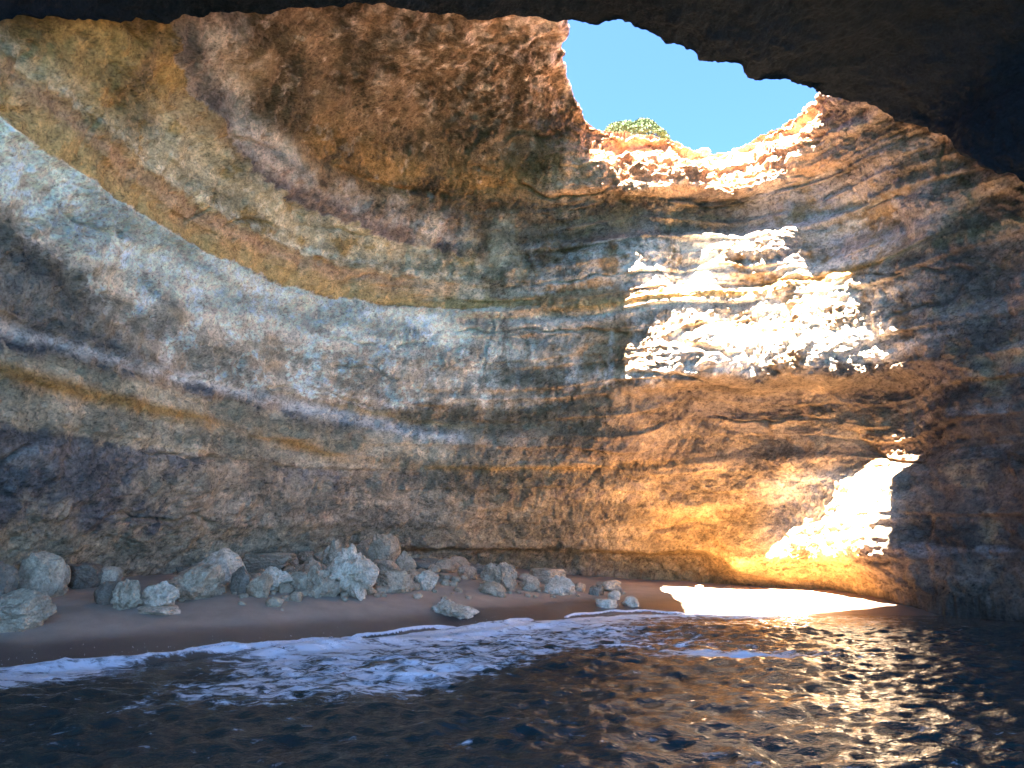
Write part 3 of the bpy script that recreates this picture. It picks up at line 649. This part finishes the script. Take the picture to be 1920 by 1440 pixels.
BOULDERS = [
 # x, y, z, width, height, style, material, label
 (-10.85, 16.60, 0.40, 1.30, 0.86, 'block', 'grey', 'grey boulder cut off by the left picture edge, lowest on the sand there'),
 (-12.75, 18.70, 0.95, 0.95, 0.85, 'round', 'dark', 'dark boulder against the wall at the far left edge'),
 (-12.10, 19.60, 0.92, 1.06, 1.06, 'round', 'grey', 'tall rounded grey boulder against the left wall'),
 (-12.15, 21.30, 1.04, 1.20, 0.62, 'slab', 'dark', 'long low dark boulder behind the tall rounded one by the left wall'),
 (-11.55, 21.80, 1.06, 0.73, 0.52, 'round', 'grey', 'small rounded boulder at the right end of the left wall row'),
 (-10.15, 19.22, 0.80, 0.58, 0.52, 'round', 'dark', 'bluish dark boulder at the left end of the front cluster'),
 (-9.43, 18.79, 0.70, 0.70, 0.68, 'crag', 'grey', 'ribbed upright rock second from left in the front cluster'),
 (-8.78, 19.12, 0.70, 0.95, 0.62, 'crag', 'pale', 'pointed pale rock standing on the flat white slab'),
 (-8.67, 18.64, 0.62, 1.06, 0.17, 'slab', 'pale', 'thin flat white slab lying on wet sand at the cluster front'),
 (-8.60, 20.13, 0.82, 1.55, 0.86, 'block', 'grey', 'broad sloping boulder directly behind the pointed pale rock'),
 (-8.61, 22.30, 1.02, 1.42, 1.02, 'round', 'pale', 'large round pitted boulder between the front cluster and the rubble pile'),
 (-10.10, 23.80, 1.10, 0.72, 0.42, 'slab', 'dark', 'small dark flat rock left of the large round pitted boulder'),
 (-8.60, 26.40, 1.22, 1.80, 0.62, 'slab', 'tan', 'long brownish slab behind the large round pitted boulder'),
 (-7.47, 21.12, 0.90, 0.62, 0.70, 'block', 'dark', 'upright dark rock at the right foot of the round pitted boulder'),
 (-6.86, 20.81, 0.84, 0.66, 0.60, 'block', 'tan', 'tan front rock below the knobbly pale block'),
 (-6.71, 21.60, 0.93, 0.96, 0.66, 'crag', 'pale', 'knobbly pale block at the left end of the rubble pile'),
 (-6.01, 21.79, 0.92, 0.66, 0.52, 'round', 'grey', 'grey rock between the knobbly block and the big crag'),
 (-8.00, 29.50, 1.50, 0.68, 0.38, 'block', 'tan', 'angular tan stone topping the left back of the rubble pile'),
 (-6.18, 26.17, 1.34, 0.80, 0.95, 'crag', 'grey', 'grey spike rock rising behind the big crag'),
 (-4.67, 21.95, 0.75, 1.45, 1.36, 'crag', 'pale', 'biggest craggy pale boulder at the front of the rubble pile'),
 (-5.35, 21.55, 0.78, 0.92, 0.80, 'crag', 'grey', 'jagged grey rock leaning on the left side of the big crag'),
 (-5.60, 29.40, 1.64, 0.98, 0.66, 'round', 'tan', 'smooth rounded tan boulder at the top of the rubble pile'),
 (-4.78, 28.37, 1.36, 1.10, 1.10, 'block', 'tan', 'tall pointed tan boulder at the top right of the pile'),
 (-3.74, 26.52, 1.15, 0.76, 0.74, 'block', 'tan', 'brown boulder on the right shoulder of the pile'),
 (-3.65, 23.20, 0.79, 1.22, 0.60, 'block', 'grey', 'wide smooth grey boulder just right of the big crag'),
 (-4.23, 25.60, 1.13, 0.85, 0.52, 'block', 'tan', 'tan block filling the gap behind the wide smooth boulder'),
 (-2.73, 24.32, 0.80, 0.73, 0.55, 'block', 'pale', 'pale two-tone rock standing alone right of the rubble pile'),
 (-2.57, 28.60, 1.17, 1.05, 0.45, 'round', 'tan', 'low oval boulder at the back, left of the rear trio'),
 (-2.10, 30.20, 1.19, 0.80, 0.46, 'round', 'tan', 'rounded rear boulder nearest the dark undercut'),
 (-1.62, 27.58, 0.95, 0.64, 0.48, 'block', 'grey', 'small grey rock left of the white-faced boulder'),
 (-1.32, 29.50, 1.03, 0.53, 0.40, 'round', 'dark', 'dark round stone behind the small grey rock'),
 (-0.46, 26.35, 0.66, 1.20, 0.84, 'crag', 'grey', 'large rough boulder at the middle of the beach'),
 (-0.11, 29.20, 0.85, 0.64, 0.52, 'round', 'dark', 'dark boulder peeping out behind the large rough middle boulder'),
 (-0.67, 25.33, 0.57, 0.85, 0.40, 'round', 'tan', 'sand-covered hump in front of the large rough middle boulder'),
 (-1.67, 22.00, 0.20, 1.33, 0.50, 'crag', 'pale', 'ragged pale boulder alone by the water on wet sand'),
 (1.38, 29.60, 0.70, 1.32, 0.50, 'slab', 'tan', 'tan slab behind the white crusted boulder'),
 (1.68, 27.03, 0.45, 1.10, 0.60, 'crag', 'pale', 'white crusted boulder right of the middle of the beach'),
 (0.51, 29.30, 0.78, 0.56, 0.30, 'round', 'grey', 'small round stone left of the tan slab'),
 (0.66, 27.04, 0.58, 0.62, 0.46, 'block', 'grey', 'grey block just left of the white crusted boulder'),
 (2.44, 28.00, 0.47, 0.50, 0.32, 'block', 'tan', 'small tan stone just right of the white crusted boulder'),
 (3.60, 28.66, 0.45, 0.90, 0.40, 'block', 'grey', 'squarish grey boulder nearest the orange-lit foot of the wall'),
 (3.01, 27.47, 0.38, 0.51, 0.34, 'block', 'dark', 'dark stone left of the squarish grey boulder'),
 (3.15, 25.56, 0.13, 0.70, 0.28, 'slab', 'pale', 'flat pale rock awash at the edge of the foam'),
 (4.00, 25.93, 0.14, 0.54, 0.34, 'round', 'pale', 'rightmost pale rock at the edge of the foam'),
 (3.58, 26.98, 0.30, 0.42, 0.28, 'round', 'pale', 'small pale stone below the squarish grey boulder'),
 (-6.33, 22.50, 1.00, 0.42, 0.35, 'block', 'pale', 'small pale chip behind the grey rock of the pile'),
 (-8.25, 28.40, 1.35, 0.55, 0.45, 'block', 'tan', 'tan chunk left of the angular topping stone'),
 (-7.40, 29.60, 1.52, 0.54, 0.33, 'block', 'tan', 'small stone on the pile ridge beside the grey spike'),
 (-3.25, 28.44, 1.22, 0.92, 0.42, 'round', 'dark', 'half-buried dark mound right of the tall pointed boulder'),
 (-4.30, 24.40, 1.03, 0.42, 0.38, 'block', 'pale', 'little pale stone on the right flank of the big crag'),
 (7.40, 30.30, 0.46, 0.30, 0.12, 'block', 'tan', 'small stone at the back of the sunlit sand'),
 (-6.49, 24.76, 1.22, 0.66, 0.52, 'block', 'tan', 'tan block in the middle of the rubble pile left of the spike'),
 (-6.40, 30.00, 1.50, 0.62, 0.50, 'block', 'tan', 'tan stone between the spike and the smooth topmost boulder'),
]
for i, (x, y, z, w, h, st, mt, lab) in enumerate(BOULDERS):
    o = boulder('boulder' if w >= 0.55 else 'rock', 100+i, x, y, z, w*1.1, h*1.12, st, mt, lab, 'fallen rocks on the beach', rot=i*1.7)
for (x, y, z, w, h, st, lab) in ((8.3, 29.4, 18.6, 0.55, 0.3, 'block', 'small sunlit block perched at the lowest notch of the skylight rim'),
                                 (3.75, 29.1, 19.2, 0.6, 0.25, 'block', 'small sunlit block left of the green shrub on the skylight rim')):
    boulder('rim_rock', 400+int(x*10), x, y, z, w, h, st, 'rim', lab, 'rocks on the skylight rim')
# loose rubble between the boulders
def build_rubble():
    r = np.random.RandomState(11); V, Fc = ico(2); Vs = []; Fs = []; n = 0
    for i in range(520):
        if i < 330: x, y = r.normal(-5.6, 2.2), r.normal(25.6, 2.6)
        else: x, y = r.uniform(-12, 4.5), r.normal(25.5, 2.0)
        if y < wline(x)+2.6 or y > 31.5 or x < -11.6+max(0, (y-22))*0.5: continue
        w = r.uniform(0.09, 0.26)*(1.25 if i < 330 else 0.6)
        P = V*(0.8+0.5*fbm((V[:, 0]+i*3.1, V[:, 1], V[:, 2]), 0.9, 2, 0.5, 77))[:, None]*np.array([1, 0.8, 0.7])*w
        z = float(sand_z(x, y))
        Vs.append(P+np.array([x, y, z+w*0.25])); Fs += [tuple(q+n for q in f) for f in Fc]; n += len(V)
    me = bpy.data.meshes.new('loose_rubble'); me.from_pydata(np.concatenate(Vs).tolist(), [], Fs); me.polygons.foreach_set('use_smooth', np.ones(len(Fs), bool)); me.materials.append(MB['tan'])
    o = bpy.data.objects.new('loose_rubble', me); COL.objects.link(o); tag(o, 'loose tan rubble scattered between the fallen boulders', 'rubble', kind='stuff')
build_rubble()
# two white pebbles on the wet sand
for (x, y, lab) in ((-10.55, 19.6, 'tiny white pebble on sand left of the front cluster'), (-5.9, 19.9, 'tiny white pebble on bare dark wet sand')):
    boulder('pebble', 300+int(x*10) % 50, x, y, float(sand_z(x, y)), 0.09, 0.06, 'round', 'pale', lab, 'white pebbles on the sand')

# ------------------------------------------------------------------ shrub on the far rim
def build_shrub():
    root = bpy.data.objects.new('shrub', None); COL.objects.link(root); root.location = (5.65, 31.3, 19.98); root.scale = (0.9, 0.85, 0.85)
    tag(root, 'rounded green shrub growing on the sunny rim of the skylight', 'shrub')
    km = NT('shrub_leaf'); geo = km.n('ShaderNodeTexCoord').outputs['Object']; n = km.noise(3, 3, 0.6, geo)
    km.l(km.ramp(n.outputs[0], [(0.3, (0.04, 0.062, 0.025)), (0.7, (0.07, 0.095, 0.045))]).outputs[0], km.b.inputs['Base Color'])
    km.b.inputs['Roughness'].default_value = 0.8; km.b.inputs['Specular IOR Level'].default_value = 0.1
    ks = NT('shrub_stem'); ks.b.inputs['Base Color'].default_value = (0.16, 0.11, 0.07, 1); ks.b.inputs['Roughness'].default_value = 0.9
    r = np.random.RandomState(3); verts = []; faces = []
    for i in range(14000):
        d = r.normal(size=3); d /= np.linalg.norm(d); d[2] = abs(d[2])
        lump = 1+0.07*math.sin(5*math.atan2(d[1], d[0])+1)+0.05*math.sin(7*d[2]+3*d[0])
        p = d*np.array([1.9, 1.5, 1.35])*lump*(r.uniform(0.45, 1)**0.2)
        a = r.normal(size=3); a /= np.linalg.norm(a); b = np.cross(a, r.normal(size=3)); b /= np.linalg.norm(b)
        L, Wd = r.uniform(0.045, 0.08), r.uniform(0.022, 0.036); k = len(verts)
        verts += [p-a*L, p+b*Wd, p+a*L, p-b*Wd]; faces.append((k, k+1, k+2, k+3))
    me = bpy.data.meshes.new('crown'); me.from_pydata([tuple(v) for v in verts], [], faces); me.materials.append(km.m)
    o = bpy.data.objects.new('crown', me); COL.objects.link(o); o.parent = root
    bm = bmesh.new()
    for i in range(14):
        a = i*2.4; e = Vector((1.3*math.cos(a)*r.uniform(.4, 1), 1.0*math.sin(a)*r.uniform(.4, 1), r.uniform(0.5, 1.1))); b0 = Vector((0.1*math.cos(a), 0.1*math.sin(a), -0.2))
        ringp = []
        for p, rad in ((b0, 0.035), ((b0+e)/2+Vector((0, 0, -0.08)), 0.022), (e, 0.008)):
            ringp.append([bm.verts.new(p+Vector((rad*math.cos(q), rad*math.sin(q), 0))) for q in (0, 2.1, 4.2)])
        for u, v in ((0, 1), (1, 2)):
            for q in range(3): bm.faces.new((ringp[u][q], ringp[u][(q+1) % 3], ringp[v][(q+1) % 3], ringp[v][q]))
    me = bpy.data.meshes.new('stem'); bm.to_mesh(me); me.materials.append(ks.m)
    o = bpy.data.objects.new('stem', me); COL.objects.link(o); o.parent = root
build_shrub()
